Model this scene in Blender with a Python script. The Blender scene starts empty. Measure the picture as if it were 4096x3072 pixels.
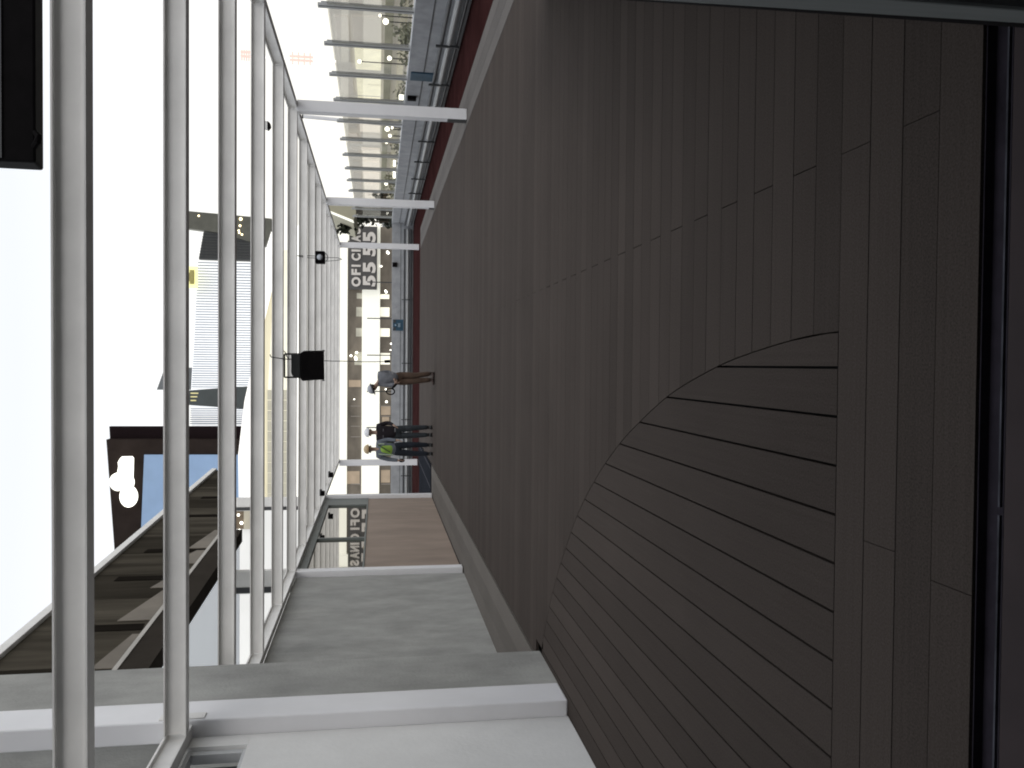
import bpy, bmesh, math, random
from math import sin, cos, radians as R, pi
from mathutils import Vector, Matrix
random.seed(7)
S = bpy.context.scene
COL = S.collection

# ------------------------------------------------------------------ camera
FPX, TH, YAW, ROLL, H = 3413.0, .1571, -.0227, -.0049, 1.45
FW = Vector((sin(YAW)*cos(TH), cos(YAW)*cos(TH), -sin(TH)))
RT = Vector((cos(YAW), -sin(YAW), 0))
UP = RT.cross(FW)
cd = bpy.data.cameras.new('camera'); cam = bpy.data.objects.new('camera', cd); COL.objects.link(cam)
cd.sensor_width = 36; cd.sensor_fit = 'HORIZONTAL'; cd.lens = 36*FPX/4096
cd.clip_start = .05; cd.clip_end = 3000
ax = -(RT*sin(ROLL) + UP*cos(ROLL))          # photo right = world down (the phone was held upright)
ay = RT*cos(ROLL) - UP*sin(ROLL)             # photo up = world right
M = Matrix((ax, ay, -FW)).transposed().to_4x4(); M.translation = Vector((0, 0, H))
cam.matrix_world = M
S.camera = cam
# ------------------------------------------------------------------ light
SUN_EL, SUN_ROT = R(48), R(150)
w = bpy.data.worlds.new('World'); S.world = w; w.use_nodes = True
nt = w.node_tree; nt.nodes.clear()
out = nt.nodes.new('ShaderNodeOutputWorld'); bg = nt.nodes.new('ShaderNodeBackground')
sky = nt.nodes.new('ShaderNodeTexSky'); sky.sky_type = 'NISHITA'; sky.sun_disc = False
sky.sun_elevation = SUN_EL; sky.sun_rotation = SUN_ROT; sky.air_density = 2; sky.dust_density = 6
tc = nt.nodes.new('ShaderNodeTexCoord'); sp = nt.nodes.new('ShaderNodeSeparateXYZ')
rp = nt.nodes.new('ShaderNodeValToRGB'); mx = nt.nodes.new('ShaderNodeMix'); mx.data_type = 'RGBA'
nt.links.new(tc.outputs['Generated'], sp.inputs[0]); nt.links.new(sp.outputs['Z'], rp.inputs[0])
cr = rp.color_ramp
stops = [(0, (11.5, 11.2, 10.2)), (.16, (11.2, 11.1, 10.6)), (.27, (10.0, 10.15, 10.4)), (.36, (8.9, 9.15, 9.6)), (.48, (8.9, 9.3, 10.0)), (1, (17, 17.6, 18.6))]
cr.elements[0].position = 0; cr.elements[0].color = (*[v/20 for v in stops[0][1]], 1)
cr.elements[1].position = 1; cr.elements[1].color = (*[v/20 for v in stops[-1][1]], 1)
for p, c in stops[1:-1]:
    e = cr.elements.new(p); e.color = (*[v/20 for v in c], 1)
vm = nt.nodes.new('ShaderNodeVectorMath'); vm.operation = 'SCALE'; vm.inputs['Scale'].default_value = 20
nt.links.new(rp.outputs[0], vm.inputs[0])
mx.inputs[0].default_value = .1
nt.links.new(vm.outputs[0], mx.inputs[6]); nt.links.new(sky.outputs[0], mx.inputs[7])
nt.links.new(mx.outputs[2], bg.inputs[0]); bg.inputs[1].default_value = .115
nt.links.new(bg.outputs[0], out.inputs[0])
sl = bpy.data.lights.new('sun', 'SUN'); sl.energy = .5; sl.angle = R(25); sl.color = (1, .97, .93)
so = bpy.data.objects.new('sun', sl); COL.objects.link(so)
so.rotation_euler = (pi/2 - SUN_EL, 0, pi - SUN_ROT)
S.view_settings.view_transform = 'Standard'; S.view_settings.look = 'None'
S.view_settings.exposure = 0; S.view_settings.gamma = 1
S.render.engine = 'CYCLES'

# ------------------------------------------------------------------ helpers
def at(x, y, Y=None, X=None, Z=None):
    """real point seen at photo position (x, y) once its distance Y, or its plane X or Z, is known"""
    v2, u2 = 2048-x, 1536-y
    u = u2*cos(ROLL)+v2*sin(ROLL); v = -u2*sin(ROLL)+v2*cos(ROLL)
    d = FW*FPX + RT*u + UP*v
    k = Y/d.y if Y is not None else X/d.x if X is not None else (Z-H)/d.z
    return Vector((0, 0, H)) + d*k

MATS = {}
def mat(name, col, rough=.6, var=.12, scale=3, bump=0, bscale=60, metal=0, emit=0, stretch=(1,1,1), alpha=1, col2=None, spec=.4):
    if name in MATS: return MATS[name]
    m = bpy.data.materials.new(name); m.use_nodes = True; n = m.node_tree; b = n.nodes['Principled BSDF']
    b.inputs['Roughness'].default_value = rough; b.inputs['Metallic'].default_value = metal
    b.inputs['Specular IOR Level'].default_value = spec
    t = n.nodes.new('ShaderNodeTexCoord'); mp = n.nodes.new('ShaderNodeMapping'); mp.inputs['Scale'].default_value = stretch
    n.links.new(t.outputs['Object'], mp.inputs[0])
    z = n.nodes.new('ShaderNodeTexNoise'); z.inputs['Scale'].default_value = scale; z.inputs['Detail'].default_value = 5; z.inputs['Roughness'].default_value = .6
    n.links.new(mp.outputs[0], z.inputs[0])
    r = n.nodes.new('ShaderNodeValToRGB')
    r.color_ramp.elements[0].position = .3; r.color_ramp.elements[1].position = .7
    c2 = col2 or tuple(c*(1+var) for c in col)
    r.color_ramp.elements[0].color = (*[c*(1-var) for c in col], 1); r.color_ramp.elements[1].color = (*[min(c, 1) for c in c2], 1)
    n.links.new(z.outputs['Fac'], r.inputs[0]); n.links.new(r.outputs[0], b.inputs['Base Color'])
    if bump:
        z2 = n.nodes.new('ShaderNodeTexNoise'); z2.inputs['Scale'].default_value = bscale; n.links.new(mp.outputs[0], z2.inputs[0])
        bp = n.nodes.new('ShaderNodeBump'); bp.inputs['Strength'].default_value = bump; bp.inputs['Distance'].default_value = .01
        n.links.new(z2.outputs['Fac'], bp.inputs['Height']); n.links.new(bp.outputs[0], b.inputs['Normal'])
    if emit:
        n.links.new(r.outputs[0], b.inputs['Emission Color']); b.inputs['Emission Strength'].default_value = emit
    MATS[name] = m; return m

def glass(name, tint, fac, rough=.02, gcol=(.9,.9,.9)):
    m = bpy.data.materials.new(name); m.use_nodes = True; n = m.node_tree; n.nodes.clear()
    o = n.nodes.new('ShaderNodeOutputMaterial'); mi = n.nodes.new('ShaderNodeMixShader'); mi.inputs[0].default_value = fac
    a = n.nodes.new('ShaderNodeBsdfTransparent'); a.inputs[0].default_value = (*tint, 1)
    g = n.nodes.new('ShaderNodeBsdfGlossy'); g.inputs['Roughness'].default_value = rough; g.inputs[0].default_value = (*gcol, 1)
    n.links.new(a.outputs[0], mi.inputs[1]); n.links.new(g.outputs[0], mi.inputs[2]); n.links.new(mi.outputs[0], o.inputs[0])
    return m

class MB:
    def __init__(s): s.v = []; s.f = []
    def box(s, x0, x1, y0, y1, z0, z1):
        if x0 > x1: x0, x1 = x1, x0
        if y0 > y1: y0, y1 = y1, y0
        if z0 > z1: z0, z1 = z1, z0
        i = len(s.v)
        s.v += [(x0,y0,z0),(x1,y0,z0),(x1,y1,z0),(x0,y1,z0),(x0,y0,z1),(x1,y0,z1),(x1,y1,z1),(x0,y1,z1)]
        s.f += [tuple(i+k for k in q) for q in ((3,2,1,0),(4,5,6,7),(0,1,5,4),(1,2,6,5),(2,3,7,6),(3,0,4,7))]
        return s
    def hexa(s, pts):                        # 8 corners, bottom ring then top ring
        i = len(s.v); s.v += [tuple(p) for p in pts]
        s.f += [tuple(i+k for k in q) for q in ((3,2,1,0),(4,5,6,7),(0,1,5,4),(1,2,6,5),(2,3,7,6),(3,0,4,7))]
        return s
    def prism(s, poly, d):                   # polygon pushed along vector d
        n = len(poly); i = len(s.v); d = Vector(d)
        s.v += [tuple(Vector(p)) for p in poly] + [tuple(Vector(p)+d) for p in poly]
        s.f.append(tuple(range(i+n-1, i-1, -1))); s.f.append(tuple(range(i+n, i+2*n)))
        for k in range(n): s.f.append((i+k, i+(k+1) % n, i+n+(k+1) % n, i+n+k))
        return s
    def tube(s, pts, r, n=10, r2=None):
        pts = [Vector(p) for p in pts]; m = len(pts); i0 = len(s.v); prev = None
        for k, p in enumerate(pts):
            t = (pts[min(k+1, m-1)] - pts[max(k-1, 0)]).normalized()
            if prev is None:
                a = Vector((0,0,1)) if abs(t.z) < .9 else Vector((1,0,0)); prev = t.cross(a).normalized()
            prev = (prev - t*prev.dot(t)).normalized(); bb = t.cross(prev)
            rr = r if r2 is None else r+(r2-r)*k/(m-1)
            for j in range(n):
                a = 2*pi*j/n; s.v.append(tuple(p + prev*cos(a)*rr + bb*sin(a)*rr))
        for k in range(m-1):
            for j in range(n):
                a = i0+k*n+j; b = i0+k*n+(j+1) % n; s.f.append((a, b, b+n, a+n))
        s.f.append(tuple(i0+n-1-j for j in range(n))); s.f.append(tuple(i0+(m-1)*n+j for j in range(n)))
        return s
    def ball(s, c, r, n=10, sz=1, half=False):
        c = Vector(c); i0 = len(s.v); rings = n//2
        for a in range(rings+1):
            ph = pi*a/rings*(.5 if half else 1)
            for j in range(n):
                t = 2*pi*j/n; s.v.append((c.x+r*sin(ph)*cos(t), c.y+r*sin(ph)*sin(t), c.z+r*sz*cos(ph)))
        for a in range(rings):
            for j in range(n):
                p = i0+a*n+j; q = i0+a*n+(j+1) % n; s.f.append((p, p+n, q+n, q))
        if half: s.f.append(tuple(i0+rings*n+j for j in range(n)))
        return s
    def build(s, name, m, parent=None, bevel=0, smooth=False, **tags):
        me = bpy.data.meshes.new(name); me.from_pydata(s.v, [], s.f); me.update()
        bm = bmesh.new(); bm.from_mesh(me); bmesh.ops.remove_doubles(bm, verts=bm.verts, dist=1e-5) if smooth else None
        bmesh.ops.recalc_face_normals(bm, faces=bm.faces); bm.to_mesh(me); bm.free()
        if smooth:
            for p in me.polygons: p.use_smooth = True
        me.materials.append(m)
        o = bpy.data.objects.new(name, me); COL.objects.link(o)
        if parent is not None:
            o.parent = parent; o.matrix_parent_inverse = Matrix.Translation(-Vector(parent.location))
        if bevel:
            b = o.modifiers.new('bevel', 'BEVEL'); b.width = bevel; b.segments = 2; b.limit_method = 'ANGLE'
        tag(o, **tags); return o

def tag(o, label=None, cat=None, group=None, kind=None):
    if label: o['label'] = label
    if cat: o['category'] = cat
    if group: o['group'] = group
    if kind: o['kind'] = kind
    return o
def thing(name, label, cat, loc=(0,0,0), group=None):
    o = bpy.data.objects.new(name, None); COL.objects.link(o); o.location = loc; o.empty_display_size = .1
    return tag(o, label, cat, group)

def ibeam_x(x0, x1, y, z0, z1, wd=.10, t=.009):
    b = MB(); c = y+wd/2
    b.box(x0, x1, y, y+wd, z0, z0+t); b.box(x0, x1, y, y+wd, z1-t, z1); b.box(x0, x1, c-.021, c+.021, z0+t, z1-t)
    return b
def ibeam_y(x, y0, y1, z0, z1, wd=.10, t=.014):
    b = MB(); c = x+wd/2
    b.box(x, x+wd, y0, y1, z0, z0+t); b.box(x, x+wd, y0, y1, z1-t, z1); b.box(c-.022, c+.022, y0, y1, z0+t, z1-t)
    return b

# ------------------------------------------------------------------ materials
def deck_mat(name, base, axis, origin, pitch):
    m = bpy.data.materials.new(name); m.use_nodes = True; n = m.node_tree; b = n.nodes['Principled BSDF']
    b.inputs['Roughness'].default_value = .85; b.inputs['Specular IOR Level'].default_value = .03
    t = n.nodes.new('ShaderNodeTexCoord'); s3 = n.nodes.new('ShaderNodeSeparateXYZ'); n.links.new(t.outputs['Object'], s3.inputs[0])
    a = n.nodes.new('ShaderNodeMath'); a.operation = 'SUBTRACT'; a.inputs[1].default_value = origin
    n.links.new(s3.outputs[axis], a.inputs[0])
    d = n.nodes.new('ShaderNodeMath'); d.operation = 'DIVIDE'; d.inputs[1].default_value = pitch; n.links.new(a.outputs[0], d.inputs[0])
    f = n.nodes.new('ShaderNodeMath'); f.operation = 'FLOOR'; n.links.new(d.outputs[0], f.inputs[0])
    wn = n.nodes.new('ShaderNodeTexWhiteNoise'); wn.noise_dimensions = '1D'; n.links.new(f.outputs[0], wn.inputs['W'])
    mp = n.nodes.new('ShaderNodeMapping'); mp.inputs['Scale'].default_value = (60, 1.2, 1) if axis == 'X' else (1.2, 60, 1)
    n.links.new(t.outputs['Object'], mp.inputs[0])
    z = n.nodes.new('ShaderNodeTexNoise'); z.inputs['Scale'].default_value = 1; z.inputs['Detail'].default_value = 4; n.links.new(mp.outputs[0], z.inputs[0])
    z3 = n.nodes.new('ShaderNodeTexNoise'); z3.inputs['Scale'].default_value = 1.1; z3.inputs['Detail'].default_value = 4; n.links.new(t.outputs['Object'], z3.inputs[0])
    ad = n.nodes.new('ShaderNodeMath'); ad.operation = 'MULTIPLY_ADD'; ad.inputs[1].default_value = .22; ad.inputs[2].default_value = .63
    n.links.new(wn.outputs['Value'], ad.inputs[0])
    a2 = n.nodes.new('ShaderNodeMath'); a2.operation = 'MULTIPLY_ADD'; a2.inputs[1].default_value = .25; n.links.new(z.outputs['Fac'], a2.inputs[0]); n.links.new(ad.outputs[0], a2.inputs[2])
    a3 = n.nodes.new('ShaderNodeMath'); a3.operation = 'MULTIPLY_ADD'; a3.inputs[1].default_value = .3; n.links.new(z3.outputs['Fac'], a3.inputs[0]); n.links.new(a2.outputs[0], a3.inputs[2])
    z4 = n.nodes.new('ShaderNodeTexNoise'); z4.inputs['Scale'].default_value = 160; z4.inputs['Detail'].default_value = 2; n.links.new(t.outputs['Object'], z4.inputs[0])
    a4 = n.nodes.new('ShaderNodeMath'); a4.operation = 'MULTIPLY_ADD'; a4.inputs[1].default_value = 1.1; n.links.new(z4.outputs['Fac'], a4.inputs[0]); n.links.new(a3.outputs[0], a4.inputs[2])
    a5 = n.nodes.new('ShaderNodeMath'); a5.operation = 'SUBTRACT'; a5.inputs[1].default_value = .54; n.links.new(a4.outputs[0], a5.inputs[0])
    v = n.nodes.new('ShaderNodeVectorMath'); v.operation = 'SCALE'; v.inputs[0].default_value = base
    n.links.new(a5.outputs[0], v.inputs['Scale']); n.links.new(v.outputs[0], b.inputs['Base Color'])
    bp = n.nodes.new('ShaderNodeBump'); bp.inputs['Strength'].default_value = .35; bp.inputs['Distance'].default_value = .003
    n.links.new(z.outputs['Fac'], bp.inputs['Height']); n.links.new(bp.outputs[0], b.inputs['Normal'])
    return m
PD, PW = 1.8855, .159
DECK = (.0452, .0374, .0330)
m_deck = deck_mat('composite_deck_boards', DECK, 'Y', PD, PW)
m_deckx = deck_mat('composite_deck_boards_lengthwise', DECK, 'X', 0, .157)
m_bordR = deck_mat('border_boards_right', (.095, .088, .083), 'X', 3.95, .235)
m_bordL = deck_mat('border_boards_left', (.10, .091, .082), 'X', -3.47, .27)
m_white = mat('white_steel_paint', (.72, .71, .69), .5, .10, 2.2, .05, 25)
m_wpost = mat('white_post_paint', (.72, .72, .74), .45, .04, 2)
m_wall = mat('white_wall_board', (.70, .70, .69), .75, .07, 1.6, .15, 30)
m_conc = mat('raw_concrete', (.30, .30, .285), .85, .20, 2.6, .4, 60, stretch=(1, 1, .6))
m_concp = mat('parapet_concrete', (.30, .31, .325), .85, .17, 3.2, .3, 40)
m_black = mat('black_metal', (.0042, .0036, .0040), .7, .3, 8, spec=.04)
m_dark = mat('dark_steel', (.04, .042, .045), .5, .2, 5)
m_grey = mat('grey_steel', (.30, .31, .31), .4, .08, 5)
m_red = mat('red_sealing_coat', (.027, .0112, .0108), .95, .3, 1.5, .2, 30, spec=0)
m_floorL = mat('dark_slate_tiles', (.016, .0175, .021), .95, .12, 2, spec=0)
m_pale = mat('pale_joint', (.06, .06, .066), .9, spec=0)
m_under = mat('black_underlay', (.004, .004, .004), .9)
m_hoard = mat('brown_fibre_board', (.27, .212, .172), .7, .16, 2.5, .2, 30, stretch=(1, 1, .35))
m_paneR = glass('clear_screen_glass', (.80, .795, .77), .10)
m_paneL = glass('tinted_mirror_glass', (.08, .09, .09), .86, .015, (.80, .78, .74))

# ------------------------------------------------------------------ ground, deck, floors
MB().box(-500, 500, -200, 1500, -7, -6.5).build('ground', mat('dark_ground', (.07, .07, .065), .9), kind='structure')
MB().box(-30, 6.6, 1.5, 36, -6.5, -.12).build('terrace_slab', m_conc, kind='structure')

CURVE = [(.112, 2.528), (.106, 2.689), (.090, 2.863), (.052, 3.172), (-.002, 3.50), (-.132, 4.06), (-.286, 4.51), (-.442, 4.913), (-.596, 5.236),
         (-.761, 5.542), (-1.06, 6.01), (-1.434, 6.451), (-1.888, 6.907), (-2.523, 7.375), (-3.3, 7.8)]
_c = [(.118, 2.40)]+CURVE+[(-4.2, 8.1)]; _d = []
for i in range(1, len(_c)-2):
    for k in range(6):
        t = k/6; p = []
        for a in (0, 1):
            q0, q1, q2, q3 = (_c[i+j][a] for j in (-1, 0, 1, 2))
            p.append(.5*((2*q1)+(-q0+q2)*t+(2*q0-5*q1+4*q2-q3)*t*t+(-q0+3*q1-3*q2+q3)*t**3))
        _d.append(tuple(p))
for _ in range(3): _d = [_d[0]]+[tuple((_d[i-1][a]+2*_d[i][a]+_d[i+1][a])/4 for a in (0, 1)) for i in range(1, len(_d)-1)]+[_d[-1]]
CURVE = _d+[(-3.3, 7.8)]
def xc(y):                                  # curve X at depth y
    for (xa, ya), (xb, yb) in zip(CURVE, CURVE[1:]):
        if ya <= y <= yb: return xa+(xb-xa)*(y-ya)/(yb-ya)
def yc(x):
    for (xa, ya), (xb, yb) in zip(CURVE, CURVE[1:]):
        if xb <= x <= xa: return ya+(yb-ya)*(xa-x)/(xa-xb)
b = MB(); T = -.024; rr = random.Random(3)
n = 0; y = PD
while y < 29.4:
    g1 = rr.choice((.0012, .0018, .003)); y0, y1 = y+.0012, y+PW-g1
    xl = -2.65 if y > 7 else -3.1; xr = 3.95
    cuts = []
    if n % 2 and y < 11: cuts = [.675]
    elif n < 4: cuts = [-.56+.02*n]
    elif y > 11: cuts = [rr.uniform(-2.2, 3.5)]
    if y < 2.5 or y1 > 7.37:
        segs = [xl]+cuts+[xr]
        if y1 > 7.37 and y < 7.6: segs[0] = -2.5
        for a, c in zip(segs, segs[1:]): b.box(a+(.0012 if a != segs[0] else 0), c-(.0012 if c != xr else 0), y0, y1, T, 0)
    else:
        ys = [y0+(y1-y0)*j/5 for j in range(6)]
        left = [(max(xc(max(q, 2.53)), -2.55)+.004, q) for q in ys]
        c = [k for k in cuts if k > .2]; xe = c[0]-.002 if c else xr
        b.prism([(p, q, T) for p, q in left]+[(xe, y1, T), (xe, y0, T)], (0, 0, -T))
        if c: b.box(c[0]+.002, xr, y0, y1, T, 0)
    y += PW; n += 1
b.build('deck', m_deck, kind='structure')
b = MB()
x1 = .108
edges = [.11]+[-.157*i for i in range(0, 20)]
YS = PD+4*PW+.003
for xa, xb in zip(edges, edges[1:]):
    a, c = xa-(.0045 if xa < .1 else 0), xb+.0045
    if c < -2.9: break
    xs = [a+(c-a)*k/6 for k in range(7)]
    top = [(q, min(yc(min(max(q, -3.2), .1119)), 7.35)-.004) for q in xs]
    if xa > .1: top = [(p, max(q, YS+.01)) for p, q in top]
    if a < -2.55: top = [(q, 6.4) for q in xs]
    b.prism([(a, YS, T), (c, YS, T)] + [(p, q, T) for p, q in reversed(top)], (0, 0, -T))
b.build('deck', m_deckx, kind='structure')
MB().box(-3.6, 6.0, 1.9, 29.5, -.119, -.06).build('deck_substrate', m_under, kind='structure')
b = MB()
for i in range(3): b.box(3.953+.235*i, 3.953+.235*i+.229, 1.9, 29.4, -.03, .004)
b.build('deck_border', m_bordR, kind='structure')
b = MB()
for i in range(3): b.box(-3.47+.27*i, -3.47+.27*i+.264, 7.3, 29.4, -.03, .004+.004*i)
b.build('deck_border', m_bordL, kind='structure')
b = MB(); b.box(4.66, 5.75, 1.9, 35.3, -.06, -.002); b.box(-9, 4.66, 29.4, 35.3, -.06, -.002)
b.build('red_roof_floor', m_red, kind='structure')
b = MB(); b.box(-14, -3.475, 14.3, 29.4, -.06, -.004); b.box(-3.475, -2.66, 22.6, 29.4, .013, .03)
b.build('dark_tile_floor', m_floorL, kind='structure')
b = MB()
for x in (-2.78, -3.3): b.box(x, x+.03, 22.6, 29.4, .031, .035)
b.box(-3.475, -2.66, 29.42, 29.6, 0, .01)
b.build('dark_tile_floor', m_pale, kind='structure')
# room the camera stands in
MB().box(-3, 3, -6, 1.79, -.1, -.006).build('inner_floor', mat('brown_inner_floor', (.026, .0185, .0195), .95, .25, 3), kind='structure')
e = thing('entrance_building', 'dark entrance room with flat soffit behind the door track', 'building', (0, -2, 0))
m_room = mat('dark_plaster', (.10, .10, .10), .9)
MB().box(-3.2, 3.2, -6.2, .7, 2.62, 2.8).build('ceiling', m_room, e)
MB().box(-9, 9, .4, .7, 2.81, 5.2).build('upper_shade_wall', m_room, e)  # unseen wall, raised to shade the near deck and beams
MB().box(-3.2, 3.2, -6.3, -6.0, -.1, 2.6).build('back_wall', m_room, e)
MB().box(-3.2, -3.0, -6.0, .7, -.1, 2.6).build('side_wall', m_room, e); MB().box(3.0, 3.2, -6.0, .7, -.1, 2.6).build('side_wall', m_room, e)
t = thing('door_track', 'recessed black sliding door track in front of the deck boards', 'door track', (0, 1.84, -.03))
b = MB(); b.box(-3, 3, 1.793, 1.883, -.05, -.032); b.box(-3, 3, 1.793, 1.797, -.032, -.007); b.box(-3, 3, 1.879, 1.883, -.032, -.007)
b.build('channel', mat('black_aluminium', (.022, .019, .025), .8, .3, 12, spec=.05), t)
b = MB(); b.box(-3, -.35, 1.823, 1.829, -.0318, -.02); b.box(-.33, 3, 1.823, 1.829, -.0318, -.02)
b.build('guide_rail', mat('worn_guide', (.045, .046, .056), .7, .5, 9, spec=.1), t)
# grey wall flaring out along the right edge of the near deck
dl = thing('flank_wall', 'plain grey wall flaring along the right edge of the nearest deck boards', 'wall', (.8, 1.75, 0))
p0 = Vector((.371, .80, .008)); p1 = Vector((3.27, 7.45, .008)); nn = Vector((p1.y-p0.y, -(p1.x-p0.x), 0)).normalized()*.12
MB().prism([p0, p1, p1+nn, p0+nn], (0, 0, 1.25)).build('panel', mat('grey_panel_paint', (.15, .165, .165), .7, .1, 3, .1, 30), dl, bevel=.004)  # height and unseen far end shaped for gradual shade on the deck
MB().prism([p0-nn*.08, p1-nn*.08, p1-nn*.01, p0-nn*.01], (0, 0, .01)).build('bottom_seal', m_black, dl)
# ------------------------------------------------------------------ pergola
Y0, SP = 4.0788, 2.0203
ZB, ZT = 2.737, 2.885
pg = thing('pergola', 'long white steel pergola of evenly spaced beams over the brown deck', 'pergola', (0, 16, 0))
for k in range(-1, 14):
    yy = Y0+k*SP
    xl = -2.575 if k <= 1 else -3.37
    ibeam_x(xl, 4.095, yy, ZB, ZT).build('beam', m_white, pg)
for (x, a, c) in ((4.1, 1.5, Y0+13*SP+.3), (-3.475, 7.44, Y0+13*SP+.3), (-2.68, 1.5, 6.295)):
    ibeam_y(x, a, c, ZB-.001, ZT+.001).build('rail', m_white, pg)
for k in (1, 5, 9, 13):
    yy = Y0+k*SP
    p = MB().box(4.04, 4.22, yy-.05, yy+.15, 0.005, ZB-.003).build('post', m_wpost, pg, bevel=.006)
    if k in (5, 9):
        b = MB(); b.box(4.02, 4.039, yy-.045, yy+.1, .006, .32 if k == 5 else .14); b.build('base_cover', m_dark, p, bevel=.004)
    if k > 1:
        p = MB().box(-3.58, -3.38, yy-.06, yy+.14, 0.02, ZB-.003).build('post', m_wpost, pg, bevel=.006)
# tall white post at the left and its bracket plates
tp = MB().box(-2.71, -2.55, 6.30, 6.665, 0, 6.5).build('post', m_wpost, pg, bevel=.012)
MB().box(-2.549, -2.543, 6.32, 6.42, 2.66, 2.97).build('bracket', m_white, tp)
for (x, z) in ((-3.36, 2.62), (4.0, 2.62)):
    pass

# ------------------------------------------------------------------ left side walls
MB().box(-3.6, -2.553, 6.67, 7.44, 0, 7.5).build('concrete_column', m_conc, label='tall raw concrete column right behind the white post', cat='column', bevel=.004)
MB().box(-3.75, -3.47, 7.45, 14.08, 0, 2.73).build('concrete_wall', m_conc, label='grey raw concrete wall filling the nearest bay under the pergola rail', cat='wall')
nw = thing('board_wall', 'white boarded wall with a small high window at the lower left corner', 'wall', (-2.7, 4, 0))
b = MB(); b.box(-2.78, -2.672, -1, 6.295, 0, 2.33); b.box(-2.78, -2.672, 6.13, 6.295, 2.331, 2.735)
b.build('panel', m_wall, nw)
b = MB()
for y0, y1, z0, z1 in ((3, 6.13, 2.331, 2.36), (3, 6.13, 2.70, 2.734), (6.07, 6.128, 2.3605, 2.6995)): b.box(-2.77, -2.70, y0, y1, z0, z1)
wf = b.build('window_frame', mat('pale_window_frame', (.5, .51, .52), .5), nw, bevel=.003)
b = MB(); b.box(-2.85, -2.79, 6.0, 6.06, 2.36, 2.7); b.box(-2.85, -2.79, 3, 5.999, 2.63, 2.7); b.box(-2.85, -2.79, 3, 5.999, 2.47, 2.52); b.box(-2.85, -2.79, 3, 5.999, 2.36, 2.385)
b.build('inner_sash', m_dark, wf)
MB().box(-2.90, -2.88, 3, 6.06, 2.36, 2.7).build('pane', mat('pale_blind', (.7, .73, .76), .6, emit=.25), wf)
cl = thing('clerestory_window', 'dark glazed strip above the near white rail in the corner', 'window', (-3.0, 4, 3))
MB().box(-2.95, -2.9, -1, 6.29, 2.9, 6.5).build('pane', mat('dark_clerestory', (.075, .088, .097), .8, .15, 2, spec=0), cl)
MB().box(-2.899, -2.86, -1, 6.29, 2.9, 2.98).build('sill', m_white, cl)
hw = thing('hoarding_wall', 'brown fibre board hoarding with mirror glass above it in the second bay', 'wall', (-3.5, 18, 0))
b = MB()
for i in range(3):
    a = 14.32+i*2.62; b.box(-3.56, -3.47, a+.003, a+2.617, .02, 1.645)
b.build('board', m_hoard, hw)
b = MB()
b.box(-3.57, -3.46, 14.31, 22.2, 1.65, 1.68); b.box(-3.57, -3.46, 14.31, 22.2, 2.60, 2.73); b.box(-3.57, -3.46, 17.15, 17.23, 1.68, 2.60)
b.box(-3.57, -3.46, 21.2, 22.2, 1.68, 2.60)
b.build('frame', mat('grey_green_frame', (.13, .145, .14), .5), hw)
b = MB(); b.box(-3.53, -3.50, 14.31, 17.15, 1.68, 2.60); b.box(-3.53, -3.50, 17.23, 21.2, 1.68, 2.60)
b.build('glass_panel', m_paneL, hw)
# ------------------------------------------------------------------ upper walkway on the left
def wx(y): return -4.10+.0385*y
uw = thing('upper_walkway', 'raised walkway with bronze glass parapet crossing above the left wall', 'walkway', (-4, 15, 4.1))
ya, yb = 6.9, 25.8
def slab(z0, z1, inn, outw, ye=None):
    ye = ye or (18 if z1 < 4.6 else yb)
    return MB().prism([(wx(ya)-inn, ya, z0), (wx(ye)-inn, ye, z0), (wx(ye)-outw, ye, z0), (wx(ya)-outw, ya, z0)], (0, 0, z1-z0))
slab(4.15, 4.50, 0, .25).build('edge_beam', mat('dark_slab_edge', (.04, .035, .03), .8, spec=0), uw)
slab(4.20, 4.45, .26, 7).build('soffit', mat('glowing_white_soffit', (.80, .84, .88), .6, .05, .6, emit=.42), uw)  # own glow added, as the soffit gets only bounced light
slab(4.50, 4.56, -.01, .12).build('kick_rail', mat('beige_channel', (.35, .33, .30), .5), uw)
m_bz = mat('bronze_glass', (.034, .030, .024), .6, .5, .8, stretch=(1, 2.2, .35), spec=0)
slab(6.035, 6.17, -.03, .10).build('handrail', m_white, uw, bevel=.01)
m_bz2 = mat('bronze_glass_murk', (.062, .055, .044), .6, .5, .9, stretch=(1, 2.5, .3), spec=0)  # lighter panes invented to suggest murky reflections
q = ya; i = 0
while q < yb-.2:
    q2 = min(q+1.35, yb); zb0 = 4.57 if q < 18 else 4.57+(q-18)*.118; zb1 = 4.57 if q2 < 18 else 4.57+(q2-18)*.118
    MB().hexa([(wx(q)-.05, q+.008, zb0), (wx(q)-.03, q+.008, zb0), (wx(q2)-.03, q2-.008, zb1), (wx(q2)-.05, q2-.008, zb1),
               (wx(q)-.05, q+.008, 6.03), (wx(q)-.03, q+.008, 6.03), (wx(q2)-.03, q2-.008, 6.03), (wx(q2)-.05, q2-.008, 6.03)]).build('parapet_glass', (m_bz, m_bz2, m_bz, m_bz2, m_bz2)[i % 5], uw)
    q = q2; i += 1
rr2 = random.Random(5)
m_bg = mat('beige_murk', (.155, .135, .11), .8, .25, 1.2)
q = ya+.2
while q < 17.5:
    h = rr2.uniform(.25, .55); L = rr2.uniform(.9, 1.5)
    MB().prism([(wx(q)-.024, q, 4.58), (wx(q+L)-.024, q+L, 4.58), (wx(q+L)-.024, q+L, 4.58+h*.35), (wx(q)-.024, q, 4.58+h)], (.012, 0, 0)).build('murk_panel', m_bg, uw)  # invented panels painting murky reflections and structure onto the glass
    q += L+rr2.uniform(.05, .6)
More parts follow.
